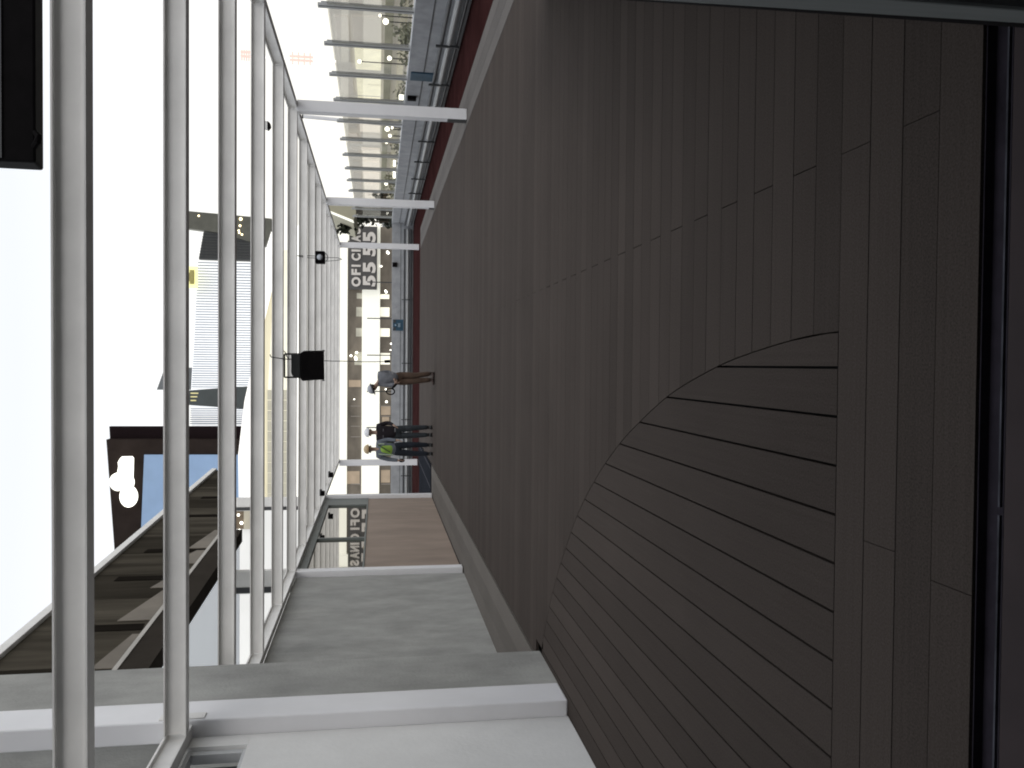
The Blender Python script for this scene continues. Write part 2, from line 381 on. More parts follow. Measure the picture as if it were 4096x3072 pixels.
for q in (8.1, 10.3, 12.2, 14.6, 16.4, 19.4, 21.5):
    z0_ = 4.58 if q < 18 else 4.6+(q-18)*.118
    MB().prism([(wx(q)-.024, q, z0_+.02), (wx(q)-.024, q+.28, z0_+.05), (wx(q)-.024, q+.28, 6.0-.35), (wx(q)-.024, q, 6.0-.35)], (.006, 0, 0)).build('murk_strip', mat('near_black_murk', (.014, .012, .010), .9, spec=0), uw)  # invented dark strips, painted murk of reflections and structure
b = MB(); b.prism([(wx(ya)-.4, ya, 4.56), (wx(18)-.4, 18, 4.56), (wx(18)-.4, 18, 6.0), (wx(ya)-.4, ya, 6.0)], (-.1, 0, 0)); b.build('inner_wall', mat('dark_inner_wall', (.03, .026, .02), .8), uw)
# support columns seen between the beams
def column(y, ylo, yhi, dep, z1, label, m=m_grey):
    a = at(1100, yhi, Y=y); c = at(1100, ylo, Y=y)
    t = thing('steel_column', label, 'column', (a.x, y, 0), 'columns carrying the upper walkway')
    MB().box(a.x, c.x, y, y+.12, 0, z1).build('flange', m_white, t)
    MB().box(a.x+.1, c.x-.1, y+.12, y+dep, 0, z1).build('web', mat('grey_web', (.12, .12, .12), .6), t)
    b = MB(); b.box(a.x+.02, a.x+.12, y-.02, y, 0, z1); b.build('dark_edge', m_dark, t)
column(16.3, 2281, 2372, .4, 4.14, 'grey portal column seen through the beams above the concrete wall')
column(27.5, 1990, 2042, .4, 7.0, 'farther grey column at the end of the cream facade')

# ------------------------------------------------------------------ right parapet, glass screen, pipes
PX = 5.75
pr_ = thing('parapet_wall', 'grey stained concrete parapet along the right side of the terrace', 'wall', (PX, 16, 0))
MB().box(PX, PX+.25, 2, 35.55, -.05, .87).build('wall', m_concp, pr_)
MB().box(PX-.006, PX, 2, 35.28, .555, .575).build('groove', m_dark, pr_)
pf = thing('parapet_wall', 'pale concrete parapet closing the far end of the terrace', 'wall', (0, 35.4, 0))
MB().box(-9, PX-.001, 35.3, 35.55, -.05, .86).build('wall', m_concp, pf)
MB().box(-9, PX-.01, 35.294, 35.3, .50, .515).build('groove', m_dark, pf)
gs = thing('glass_screen', 'tall glass screen on grey posts along the right parapet', 'glass screen', (PX, 16, .87))
gy = 11.0
ys = [gy+1.68*i for i in range(15)]
def gpost(x, y, h, par, wd=.11):
    b = MB(); b.box(x, x+.05, y-wd/2, y+wd/2, .872, h); b.box(x+.05, x+.09, y-.02, y+.02, .872, h-.05)
    o = b.build('post', mat('grey_aluminium', (.33, .34, .345), .4, .06, 4), par, bevel=.004)
    MB().box(x-.004, x, y-.048, y-.028, .875, h-.02).build('gasket', m_dark, o)
for y in ys: gpost(PX+.06, y, 2.43, gs)
for a, c in zip(ys, ys[1:]): MB().box(PX+.085, PX+.097, a+.06, c-.06, .90, 2.28).build('pane', m_paneR, gs)
fs = thing('post_row', 'row of thin dark uprights standing on the far parapet', 'uprights', (0, 35.4, .86))
for yp in (985, 1129, 1274, 1421, 1566, 1710, 1856):
    q = at(1520, yp, Y=35.4); MB().box(q.x-.02, q.x+.02, 35.38, 35.42, .862, 1.86).build('upright', m_dark, fs)
def pipes(label, pts, nrm, brs):
    t = thing('pipe_run', label, 'pipes', pts[0])
    for z, r, m in ((.36, .035, m_dark), (.23, .055, m_grey), (.10, .03, m_dark)):
        off = Vector(nrm)*.12
        MB().tube([Vector((*pts[0][:2], z))+off, Vector((*pts[1][:2], z))+off], r, 10).build('pipe', m, t, smooth=False)
    for q in brs:
        p = Vector(pts[0]).lerp(Vector(pts[1]), q); n_ = Vector(nrm); s_ = Vector((abs(n_.y), abs(n_.x), 0))
        a = p+n_*.005; b_ = MB(); c_ = a+n_*.19
        x0, x1_ = sorted((a.x, c_.x)); y0, y1 = sorted((a.y, c_.y))
        b_.box(x0+(.12 if s_.y else -.02), x1_-(.10 if s_.y else -.02), y0-s_.y*.025, y1+s_.y*.025, .05, .46) if False else b_.box(*((x0, x0+.035) if s_.y else (x0-.02, x1_+.02)), *((y0-.025, y1+.025) if s_.y else (y0, y0+.03)), .05, .46)
        b_.build('bracket', m_dark, t)
pipes('dark and grey pipes with brackets along the foot of the right parapet', ((PX, 4, 0), (PX, 35.0, 0)), (-1, 0, 0), [(y-4)/31 for y in (9.2, 11.4, 13.6+1.5, 17.2, 19.4, 21.6, 23.8, 26, 28.2, 30.5)])
pipes('pipes along the foot of the far parapet', ((-8.9, 35.3, 0), (5.5, 35.3, 0)), (0, -1, 0), [.1, .3, .46, .62, .8, .95])
# small things fixed on the parapets
def plate(name, pa, pb, label, cat, m, X=None, Y=None, th=.03, extra=None):
    if X: a = at(*pa, X=X); c = at(*pb, X=X); t = thing(name, label, cat, a); b = MB().box(X-th, X-.001, a.y, c.y, a.z, c.z)
    else: a = at(*pa, Y=Y); c = at(*pb, Y=Y); t = thing(name, label, cat, a); b = MB().box(a.x, c.x, Y-th, Y-.001, a.z, c.z)
    b.build('plate', m, t, bevel=.003)
    if extra: extra(t, a, c)
m_blue = mat('blue_notice', (.022, .062, .10), .5, .2, 6)
def marks(t, a, c):
    b = MB()
    if abs(a.x-c.x) > .2:
        z1 = max(a.z, c.z); x0, x1_ = sorted((a.x, c.x)); W = x1_-x0
        b.ball((x0+W*.5, 35.265, z1-.12), .045, 10); b.box(x0+W*.32, x0+W*.68, 35.262, 35.268, z1-.30, z1-.19)
    b.v and b.build('pictogram', mat('pale_pictogram', (.16, .22, .27), .6), t)
    b = MB(); z1 = max(a.z, c.z); x0, x1_ = sorted((a.x, c.x)); W = x1_-x0
    if W > .2:
        MB().box(x0+.01, x0+W*.3, 35.263, 35.268, z1-.11, z1-.015).build('corner_mark', m_dark, t); MB().box(x1_-W*.3, x1_-.01, 35.263, 35.268, z1-.11, z1-.015).build('corner_mark', m_dark, t)
plate('notice_sign', (1572, 1278), (1616, 1323), 'square blue notice with a pale figure on the far parapet', 'sign', m_blue, Y=35.3, extra=marks)
plate('notice_sign', (1644, 286), (1738, 322), 'blue notice sign on the right parapet seen nearly edge on', 'sign', m_blue, X=PX)
plate('wall_box', (1570, 1050), (1588, 1068), 'small black junction box on the far parapet', 'box', m_black, Y=35.3, th=.08)
plate('wall_box', (1630, 381), (1664, 391), 'black junction box on the right parapet just in front of the nearest right post', 'box', m_black, X=PX, th=.08)
tp_ = at(1213, 466, Y=21.3); bt = at(1640, 505, Y=21.3)
t = thing('leaning_tube', 'slim white tube leaning behind the nearest right post', 'tube', bt)
MB().tube([bt, tp_], .045, 12).build('tube', m_wpost, t, smooth=False); MB().tube([tp_, tp_+(tp_-bt).normalized()*.03], .05, 12).build('cap', m_dark, t)
# ------------------------------------------------------------------ lamps hanging from the pergola
def cyl(b, p, d, r, n=20):
    p = Vector(p); return b.tube([p, p+Vector(d)], r, n)
L1 = at(1225, 1462, Y=12.3)
f1 = thing('floodlight', 'large black hanging floodlight seen from behind with cable dangling below', 'floodlight', L1, 'lamps hung from the pergola')
px = 12.3/3413*1.0
def P1(x, y, Y=12.3): return at(x, y, Y=Y)
# stepped housing outlined from the side facing us, with real depth
body = [P1(1202, 1412), P1(1215, 1403), P1(1296, 1402), P1(1298, 1518), P1(1210, 1524), P1(1200, 1512)]
MB().prism(body, (0, .34, .03)).build('housing', m_black, f1, bevel=.012)
gear = [P1(1163, 1417), P1(1196, 1415), P1(1200, 1420), P1(1200, 1508), P1(1188, 1511), P1(1168, 1504), P1(1163, 1490)]
MB().prism([p+Vector((0, .04, 0)) for p in gear], (0, .22, 0)).build('gear_box', mat('black_gear', (.010, .011, .012), .5, .3, 9), f1, bevel=.01)
for yy in (1400, 1518):
    a = P1(1290, yy); c = P1(1299, yy+6); MB().box(a.x, c.x, 12.26, 12.30, a.z, c.z).build('latch', m_dark, f1)
b = MB()
for yy in (1416, 1509):
    b.tube([P1(1138, yy, 12.42), P1(1172, yy, 12.42), P1(1205, yy, 12.42)], .012, 8)
b.tube([P1(1138, 1416, 12.42), P1(1138, 1509, 12.42)], .012, 8)
b.build('bracket', m_black, f1)
cab = MB(); cab.tube([P1(1080, 1418, 12.05), P1(1084, 1428, 12.05), P1(1110, 1432, 12.05), P1(1140, 1436, 12.2), P1(1165, 1437, 12.3)], .008, 6)
cab.tube([P1(1132, 1402, 12.3), P1(1140, 1408, 12.3), P1(1146, 1424, 12.3), P1(1155, 1435, 12.3)], .008, 6)
cab2 = MB(); cab2.tube([P1(1297, 1443, 12.5), P1(1340, 1444.5, 12.5), P1(1400, 1445, 12.5), P1(1450, 1447, 12.5), P1(1500, 1447, 12.5), P1(1540, 1446, 12.5)], .006, 6)
cab.build('cable', m_dark, f1); cb = cab2.build('cable', m_dark, f1)
MB().tube([P1(1538, 1446, 12.5), P1(1560, 1445, 12.5)], .022, 10).build('plug', m_black, cb)
# second lamp, facing us
YL = 16.4
def P2(x, y, Y=YL): return at(x, y, Y=Y)
f2 = thing('floodlight', 'small black hanging lamp with a round pale lens facing the camera', 'floodlight', P2(1280, 1028), 'lamps hung from the pergola')
a = P2(1261, 1003); c = P2(1299, 1052)
MB().box(a.x, c.x, YL, YL+.22, a.z, c.z).build('housing', m_black, f2, bevel=.015)
ctr = P2(1279, 1029); b = MB(); cyl(b, (ctr.x, YL-.022, ctr.z), (0, .02, 0), .062, 24); b.build('bezel', m_dark, f2)
b = MB(); b.ball((ctr.x, YL-.015, ctr.z), .052, 16, 1); b.build('lens', mat('grey_lens', (.5, .53, .58), .25, .15, 20), f2, smooth=True)
b = MB()
for yy in (1023, 1031): b.tube([P2(1187, 1023, 16.15), P2(1232, yy, 16.3), P2(1262, yy+1)], .006, 6)
b.build('cable', m_dark, f2); b = MB(); b.tube([P2(1299, 1014), P2(1306, 1016), P2(1311, 1026), P2(1311, 1036), P2(1306, 1044), P2(1298, 1044)], .008, 6)
for s_ in (-1, 1): b.tube([P2(1300, 1038+s_*7), P2(1325, 1037+s_*6.5), P2(1350, 1036+s_*5), P2(1369, 1037)], .006, 6)
b.build('cable', m_dark, f2)
b = MB(); q = P2(1280, 1056); b.tube([P2(1280, 1052), q], .012, 8); b.build('knob', m_black, f2)
# third, small, near the right rail
q = at(1071, 497, Y=12.3)
f3 = thing('spotlight', 'small dark spotlight clipped between two beams near the right rail', 'spotlight', q, 'lamps hung from the pergola')
MB().prism([at(1070, 483, Y=12.3), at(1080, 492, Y=12.3), at(1081, 503, Y=12.3), at(1070, 516, Y=12.3)], (0, .12, 0)).build('hood', m_black, f3)
MB().prism([at(1059, 484, Y=12.3), at(1069, 484, Y=12.3), at(1069, 515, Y=12.3), at(1059, 513, Y=12.3)], (0, .1, 0)).build('mount', mat('pale_mount', (.6,.6,.58), .5), f3)
for i, (x, y, Yd, lb) in enumerate(((1324, 1901, 22.9, 'small black clamp lamp on the left pergola rail, the farther of two'), (1290, 1975, 19.9, 'small black clamp lamp on the left pergola rail nearest the second left post'))):
    a = at(x-8, y-9, Y=Yd); c = at(x+8, y+9, Y=Yd)
    t = thing('clamp_lamp', lb, 'lamp', (a.x, Yd, a.z), 'clamp lamps on the left rail')
    MB().box(a.x, c.x, Yd, Yd+.15, a.z, c.z).build('head', m_black, t, bevel=.01)
    MB().box(a.x+.02, c.x-.02, Yd+.15, Yd+.25, a.z-.02, a.z+.03).build('clamp', m_dark, t)
# black awning cassette in the upper right of the scene
hb = thing('awning_cassette', 'long black awning cassette hanging over the first beam at upper right', 'awning box', (2, 6, 3.7))
a = at(142, 650, Y=6)
b = MB().prism([(a.x, 6.0, a.z), (a.x, 6.0, a.z+.55), (a.x, 6.22, a.z+.55), (a.x, 6.25, a.z+.04)], (3.2, 0, 0)); b.build('cassette', m_black, hb, bevel=.015)
b = MB(); b.tube([(a.x+.10, 6.02, a.z+.02), (a.x+.13, 5.99, a.z-.015), (a.x+.17, 6.0, a.z-.02), (a.x+.20, 6.02, a.z+.01)], .022, 8); b.build('hinge', m_black, hb)
MB().box(a.x+.02, a.x+3.1, 5.99, 5.998, a.z+.2, a.z+.215).build('seam', m_dark, hb)
MB().box(a.x+1.5, a.x+1.56, 6.05, 6.15, ZT+.01, a.z+.02).build('hanger', m_dark, hb); MB().box(a.x+2.8, a.x+2.86, 6.05, 6.15, ZT+.01, a.z+.02).build('hanger', m_dark, hb)

# ------------------------------------------------------------------ people
def skin_obj(name, V, E, roots, m, parent, sub=2):
    me = bpy.data.meshes.new(name); me.from_pydata([v[0] for v in V], E, []); me.update()
    o = bpy.data.objects.new(name, me); COL.objects.link(o); o.parent = parent
    md = o.modifiers.new('skin', 'SKIN'); md.use_smooth_shade = True
    if not me.skin_vertices: 
        bm = bmesh.new(); bm.from_mesh(me); bm.verts.layers.skin.verify(); bm.to_mesh(me); bm.free()
    for i, v in enumerate(V):
        sv = me.skin_vertices[0].data[i]; r = v[1]; sv.radius = r if isinstance(r, tuple) else (r, r); sv.use_root = i in roots
    s = o.modifiers.new('sub', 'SUBSURF'); s.levels = sub; s.render_levels = sub
    me.materials.append(m); return o
m_skin = mat('skin', (.30, .20, .15), .6, .08, 8)
def chain(V, E, pts, start=None):
    prev = start
    for p, r in pts:
        V.append((p, r)); i = len(V)-1
        if prev is not None: E.append((prev, i))
        prev = i
    return prev
def person(label, loc, rot, J, shirt, trousers, boots, helmet, vest=None, brim=None, hair=(.01,.008,.006)):
    t = thing('person', label, 'person', loc); t.rotation_euler = (0, 0, rot)
    hd, nk, ch, wa, pe = J['head'], J['neck'], J['chest'], J['waist'], J['pelvis']
    V = []; E = []
    chain(V, E, [(pe, (.14, .10)), (wa, (.13, .09)), (ch, (.15, .10)), (nk, .055), (tuple(Vector(nk).lerp(Vector(hd), .45)), .05), (hd, (.075, .092)), (tuple(Vector(hd)+Vector(J.get('up', (0,0,1)))*.08), .06)])
    roots = {0}
    for s in (0, 1):
        sh, el, wr = J['arms'][s]
        k = chain(V, E, [(sh, .055), (el, .042), (wr, .028)], 2)
        d = (Vector(wr)-Vector(el)).normalized(); palm = tuple(Vector(wr)+d*.06)
        k = chain(V, E, [(palm, (.034, .018))], k)
        sx = 1 if s == 0 else -1; side = Vector((0, 1, 0)) if abs(d.y) < .7 else Vector((0, 0, 1))
        side = (side-d*side.dot(d)).normalized(); bend = Vector((-sx, 0, 0))
        for fi, fl in enumerate((.062, .072, .067, .052)):
            b0 = Vector(palm)+side*((fi-1.5)*-.019)+d*.01
            V.append((tuple(b0), .009)); i0 = len(V)-1; roots.add(i0)
            chain(V, E, [(tuple(b0+d*fl*.6+bend*.008), .0085), (tuple(b0+d*fl+bend*.026), .007)], i0)
        b0 = Vector(wr)+d*.03+side*-.025; V.append((tuple(b0), .011)); i0 = len(V)-1; roots.add(i0)
        chain(V, E, [(tuple(b0+side*-.02+d*.025+bend*.01), .010), (tuple(b0+side*-.024+d*.05+bend*.02), .008)], i0)
        hp, kn, an = J['legs'][s]
        chain(V, E, [(hp, .085), (kn, .055), (an, .04)], 0)
    skin_obj('body', V, E, roots, m_skin, t)
    # face: nose, ears, eyes
    fd = Vector(J.get('face', (0, -1, 0))).normalized(); uu = Vector(J.get('up', (0, 0, 1))).normalized(); rt_ = fd.cross(uu).normalized(); h = Vector(hd)
    o = MB().ball(h+fd*.098-uu*.012, .014, 8, 1.5).build('nose', m_skin, None, smooth=True); o.parent = t
    for q_ in (1, -1): o = MB().ball(h+rt_*.078*q_-uu*.01, .02, 8, 1.4).build('ear', m_skin, None, smooth=True); o.parent = t
    for q_ in (1, -1): o = MB().ball(h+fd*.086+rt_*.03*q_+uu*.012, .010, 8).build('eye', mat('dark_eyes', (.03, .012, .01), .5), None, smooth=True); o.parent = t
    o = MB().ball(h+fd*.088-uu*.05, .016, 8, .35).build('mouth', mat('dark_lips', (.08, .03, .025), .5), None, smooth=True); o.parent = t
    b = MB(); b.ball(h-fd*.03+uu*.022, .088, 14, 1.0); o = b.build('hair', mat('dark_hair', hair, .8), None, smooth=True); o.parent = t
    # shirt
    V = []; E = []
    wl = Vector(pe)+Vector((0, 0, -.06)); bk = J.get('bulk', 1)
    chain(V, E, [(ch, (.19*bk, .13*bk)), (wa, (.178*bk, .13*bk)), (tuple(wl), (.185, .135))])
    chain(V, E, [(tuple(Vector(nk)-Vector((0,0,.03))), (.085, .07))], 0)
    for s in (0, 1):
        sh, el, wr = J['arms'][s]; L = J.get('sleeve', 1)
        pts = [(sh, .075), (tuple(Vector(sh).lerp(Vector(el), .95 if L else .7)), .06)]
        if L: pts.append((tuple(Vector(el).lerp(Vector(wr), .93)), .043))
        chain(V, E, pts, 0)
    skin_obj('shirt', V, E, {0}, shirt, t)
    V = []; E = []
    V.append((pe, (.165, .12)))
    for s in (0, 1):
        hp, kn, an = J['legs'][s]
        chain(V, E, [(hp, .105), (kn, .078), (an, .062)], 0)
    V.append((tuple(Vector(pe).lerp(Vector(wa), .8)), (.155, .11))); E.append((0, len(V)-1))
    skin_obj('trousers', V, E, {0}, trousers, t)
    for s in (0, 1):
        an = Vector(J['legs'][s][2]); tf = Vector(J.get('toe', (0, -1, 0))).normalized()
        V = []; E = []; g = Vector((an.x, an.y, .05))
        chain(V, E, [((g.x-tf.x*.04, g.y-tf.y*.04, .05), (.048, .048)), ((g.x+tf.x*.08, g.y+tf.y*.08, .045), (.05, .042)), ((g.x+tf.x*.18, g.y+tf.y*.18, .035), (.042, .032))])
        chain(V, E, [((g.x, g.y, .13), .05)], 0)
        skin_obj('boot', V, E, {0}, boots, t, 1)
    # helmet: shell + brim, tilted with the head
    q = uu.to_track_quat('Z', 'Y').to_matrix().to_4x4(); q.translation = h+uu*.035
    b = MB(); b.ball((0, 0, 0), .125, 20, 1.02, half=True); b.v = [tuple(q @ Vector(v)) for v in b.v]
    ho = b.build('helmet', helmet, None, smooth=True); ho.parent = t
    bd = Vector(brim or fd); bd = (bd-uu*bd.dot(uu)).normalized(); sd = bd.cross(uu)
    poly = [h+uu*.028+sd*(.115*cos(a))+bd*(.03+.15*sin(a)) for a in [pi*i/8 for i in range(9)]]
    o = MB().prism(poly, uu*.012).build('helmet_brim', helmet if not J.get('darkbrim') else m_dark, None); o.parent = t
    if J.get('darkbrim'):
        b = MB(); pts = [h+uu*.03+sd*(.128*cos(a))+bd*(.128*sin(a)) for a in [2*pi*i/24 for i in range(25)]]; b.tube(pts, .02, 8)
        o = b.build('helmet_band', m_dark, None); o.parent = t
    return t
ST = {'head': (0, -.01, 1.62), 'neck': (0, 0, 1.46), 'chest': (0, 0, 1.28), 'waist': (0, 0, 1.08), 'pelvis': (0, 0, .94)}
# worker in yellow vest
J = dict(ST); J['arms'] = [((.19, 0, 1.40), (.25, -.02, 1.13), (.22, -.12, .92)), ((-.19, 0, 1.40), (-.27, .02, 1.12), (-.30, -.04, .87))]
J['legs'] = [((.09, 0, .88), (.11, -.02, .48), (.10, .02, .09)), ((-.09, 0, .88), (-.12, -.01, .48), (-.13, .0, .09))]
p3 = person('worker in tan helmet and yellow green vest standing beside the far left post', (-2.22, 22.4, 0), R(8), J,
   mat('grey_sweater', (.11, .125, .15), .9, .15, 12), mat('navy_jeans', (.010, .014, .022), .9, .3, 10), mat('black_boots', (.006, .006, .006), .7),
   mat('tan_helmet', (.36, .27, .155), .4, .05, 4))
b = MB()
V = [((0, 0, 1.40), (.16, .12)), ((0, 0, 1.20), (.195, .142)), ((0, 0, .93), (.195, .148))]
vst = skin_obj('vest', V, [(0, 1), (1, 2)], {0}, mat('yellow_green_vest', (.22, .36, .055), .8, .18, 7), p3)
b = MB(); b.tube([(.11, -.12, 1.42), (.02, -.16, 1.28), (-.09, -.165, 1.10)], .016, 6); o = b.build('strap', mat('green_strap', (.05, .09, .03), .8), None); o.parent = p3
b = MB(); b.tube([(-.13, -.11, 1.40), (-.15, -.13, 1.2), (-.15, -.14, 1.02)], .015, 6); b.tube([(.13, -.11, 1.40), (.13, -.13, 1.25)], .015, 6); o = b.build('reflective_strip', mat('grey_reflective', (.33, .40, .30), .4), None); o.parent = p3
b = MB(); b.ball((-.30, -.04, .80), .05, 10, 1.6); o = b.build('glove', m_black, None, smooth=True); o.parent = p3
# worker in black shirt
J = dict(ST); J['sleeve'] = 1
J['arms'] = [((.19, 0, 1.40), (.26, .03, 1.14), (.20, -.10, 1.0)), ((-.19, 0, 1.40), (-.26, .02, 1.14), (-.22, -.10, .97))]
J['legs'] = [((.09, 0, .88), (.12, -.02, .48), (.13, .02, .09)), ((-.09, 0, .88), (-.08, -.01, .48), (-.07, .0, .09))]
p2 = person('worker in white helmet and black shirt standing in the middle of the group', (-1.80, 22.6, 0), R(-4), J,
   mat('black_shirt', (.009, .006, .009), .9, .2, 10), mat('faded_dark_jeans', (.028, .034, .040), .9, .35, 9), mat('black_boots', (.006, .006, .006), .7),
   mat('white_helmet', (.62, .63, .66), .4, .04, 4))
b = MB(); pass
for x0, x1_ in ((.05, .12), (-.13, -.05)): o = MB().box(x0, x1_, -.150, -.142, 1.27, 1.29).build('chest_mark', mat('grey_mark', (.10, .10, .11), .6), None); o.parent = p2
b = MB(); b.box(.03, .13, -.142, -.130, .96, .99); o = b.build('belt_tag', mat('grey_tag', (.15, .15, .16), .6), None); o.parent = p2
# worker bending forward with coil
J = {'head': (-.24, -.05, 1.53), 'neck': (-.11, -.01, 1.42), 'chest': (-.02, 0, 1.27), 'waist': (.04, 0, 1.07), 'pelvis': (.02, 0, .93), 'up': (-.42, 0, .91), 'face': (-.85, -.3, -.42), 'toe': (-.6, -.8, 0), 'darkbrim': True, 'bulk': 1.15}
J['arms'] = [((.15, 0, 1.37), (.17, .05, 1.12), (.0, -.16, 1.02)), ((-.13, -.05, 1.36), (-.16, -.12, 1.10), (-.12, -.24, .98))]
J['legs'] = [((.09, 0, .87), (.09, -.03, .48), (.14, .02, .09)), ((-.08, 0, .87), (-.05, -.03, .48), (-.02, .0, .09))]
p1 = person('worker in grey shirt and brown trousers bending his head down at the right', (-.38, 21.8, 0), 0, J,
   mat('grey_shirt', (.12, .125, .14), .9, .2, 9), mat('rust_brown_trousers', (.075, .048, .034), .9, .3, 8), mat('brown_boots', (.035, .022, .018), .7),
   mat('grey_helmet', (.26, .27, .30), .4, .05, 4), brim=(-.9, -.2, 0))
b = MB(); b.prism([(.20, -.125, 1.10), (-.12, -.165, 1.0), (-.12, -.165, .97), (.20, -.125, 1.06)], (0, -.01, 0)); o = b.build('pale_band', mat('pale_band', (.22, .22, .23), .7), None); o.parent = p1
cc = at(1562, 1566, Y=21.5)
t = thing('cable_coil', 'black cable coil hanging in front of the bending worker', 'cable coil', cc)
b = MB(); b.tube([cc+Vector((.075*cos(a), .02*sin(3*a), .10*sin(a))) for a in [2*pi*i/28 for i in range(29)]], .016, 8)
b.build('coil', m_black, t, smooth=False)
MB().tube([cc+Vector((.07, .0, -.03)), cc+Vector((.13, -.03, -.09)), cc+Vector((.2, -.04, -.15))], .03, 8).build('tail', m_black, t)

# ------------------------------------------------------------------ far buildings
def facing(name, px0, px1, Y, dep, m, parent, proud=0, bevel=0):
    a = at(*px0, Y=Y); c = at(*px1, Y=Y)
    return MB().box(a.x, c.x, Y-proud, Y+dep, a.z, c.z).build(name, m, parent, bevel=bevel)
m_cream = mat('glowing_cream_fascia', (.86, .85, .76), .6, .02, .3, emit=.55)  # glow in the material stands in for floodlight on cream walls
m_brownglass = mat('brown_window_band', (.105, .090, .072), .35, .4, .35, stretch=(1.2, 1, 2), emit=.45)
m_lit = mat('lit_window', (.80, .78, .66), .5, .1, .6, emit=.9)
m_litdim = mat('dim_lit_window', (.30, .29, .24), .5, .2, .8, emit=.6)
m_bulb = mat('lamp_glow', (1, .97, .86), .5, .02, 1, emit=4)
YO = 90
ob = thing('office_building', 'long office building with cream fascias and brown window bands at the far end', 'building', (0, 95, -6.5))
def band(name, xa, xb, m, dep=14, Y=YO, y0=905, y1=2700):
    # horizontal band between photo depths xa..xb taken at the middle
    a = at(xa, 1455, Y=Y); c = at(xb, 1455, Y=Y); l = at(1450, y1, Y=Y); r = at(1450, y0, Y=Y)
    return MB().box(l.x, r.x, Y, Y+dep, c.z, a.z).build(name, m, ob)
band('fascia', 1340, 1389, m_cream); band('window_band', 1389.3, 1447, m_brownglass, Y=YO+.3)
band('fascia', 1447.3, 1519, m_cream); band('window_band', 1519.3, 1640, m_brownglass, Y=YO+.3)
a = at(1640, 1455, Y=YO); MB().box(-33, 14, YO, YO+14, -6.5, a.z).build('wall', m_concp, ob)
for x0, x1_, y0, y1 in ((1427, 1451, 1172, 1195), (1425, 1450, 1228, 1266), (1424, 1449, 1312, 1346), (1418, 1447, 1408, 1460)):
    facing('lit_window', (x0, y0), (x1_, y1), YO+.28, .01, m_litdim, ob)
for x0, x1_, y0, y1 in ((1521, 1557, 1177, 1196), (1521, 1558, 1229, 1267), (1521, 1559, 1313, 1347), (1522, 1560, 1412, 1458)):
    facing('lit_window', (x0, y0), (x1_, y1), YO+.27, .01, m_lit, ob)
m_post2 = mat('pale_mullion', (.2, .18, .16), .6, emit=.5)
b = MB()
for yy in (1623, 1664, 1704, 1746, 1935):
    a = at(1403, yy, Y=YO+.2); c = at(1441, yy+2.5, Y=YO+.2); b.box(a.x, c.x, YO+.22, YO+.26, a.z, c.z)
    a = at(1524, yy, Y=YO+.2); c = at(1562, yy+2.5, Y=YO+.2); b.box(a.x, c.x, YO+.22, YO+.26, a.z, c.z)
b.build('mullion', m_post2, ob)
m_tan = mat('tan_lit_interior', (.30, .235, .17), .6, .2, .5, emit=.55)
for x0, x1_, y0, y1 in ((1524, 1562, 1625, 1660), (1385, 1438, 1885, 1935), (1524, 1560, 1880, 1930), (1395, 1443, 1520, 1548), (1528, 1556, 1668, 1700)):
    facing('interior', (x0, y0), (x1_, y1), YO+.25, .02, m_tan, ob)
b = MB()
for (x, y, r) in ((1404, 1423, .12), (1427, 1410, .12), (1422, 1430, .14), (1424, 1437, .13), (1417, 1597, .07), (1543, 1557, .08), (1565, 1375, .1), (1562, 1400, .07), (1546, 1607, .12)):
    MB().ball(at(x, y, Y=YO-.1), r, 8).build('lamp', m_bulb, ob)
for (x, y, r) in ((1550, 1008, .13), (1553, 1012, .13), (1525, 1065, .1), (1545, 1168, .13), (1542, 1163, .1)):
    MB().ball(at(x, y, Y=YO-.1), r, 8).build('lamp', m_bulb, ob)
# sign board
YG = 89
sg = thing('office_sign', 'large grey sign board reading OFICINAS 55 55 on the far office building', 'sign', at(1450, 1030, Y=YG))
m_board = mat('grey_sign_board', (.085, .082, .082), .6, .08, .6)
facing('board', (1397, 905), (1450, 1157), YG, .8, m_board, sg); facing('board', (1451, 905), (1508, 1157), YG, .8, m_board, sg)
m_let = mat('pale_letters', (.54, .51, .48), .5, .04, 1, emit=.2)
def text(body, x0, x1_, z0, z1, Y, m, parent, name='lettering', bold=.05, ext=.06):
    cu = bpy.data.curves.new(name, 'FONT'); cu.body = body; cu.extrude = ext; cu.offset = bold; cu.space_character = 1.12
    tmp = bpy.data.objects.new('tmp', cu); COL.objects.link(tmp)
    dg = bpy.context.evaluated_depsgraph_get(); me = bpy.data.meshes.new_from_object(tmp.evaluated_get(dg)); bpy.data.objects.remove(tmp)
    xs = [v.co.x for v in me.vertices]; zs = [v.co.y for v in me.vertices]
    mnx, mxx, mnz, mxz = min(xs), max(xs), min(zs), max(zs)
    for v in me.vertices:
        X = x0+(v.co.x-mnx)/(mxx-mnx)*(x1_-x0); Z = z0+(v.co.y-mnz)/(mxz-mnz)*(z1-z0); v.co = (X, Y-v.co.z, Z)
    me.materials.clear(); me.materials.append(m)
    o = bpy.data.objects.new(name, me); COL.objects.link(o); o.parent = parent; o.matrix_parent_inverse = Matrix.Translation(-Vector(parent.location)); return o
for ch_, y0, y1 in (('O', 1146, 1109), ('F', 1100, 1077), ('I', 1067, 1060), ('C', 1042, 1015), ('I', 1006, 999), ('N', 993, 971), ('A', 967, 942), ('S', 935, 914)):
    a = at(1406, y0, Y=YG); c = at(1443, y1, Y=YG); text(ch_, a.x, c.x, c.z, a.z, YG-.08, m_let, sg, 'letter', .045 if ch_ != 'I' else .02)
for y0, y1 in ((1145, 1103), (1091, 1050), (1024, 986), (968, 929)):
    a = at(1451.5, y0, Y=YG); c = at(1503, y1, Y=YG)
    text('5', a.x, c.x, c.z, a.z, YG-.08, m_let, sg, 'digit', .045)
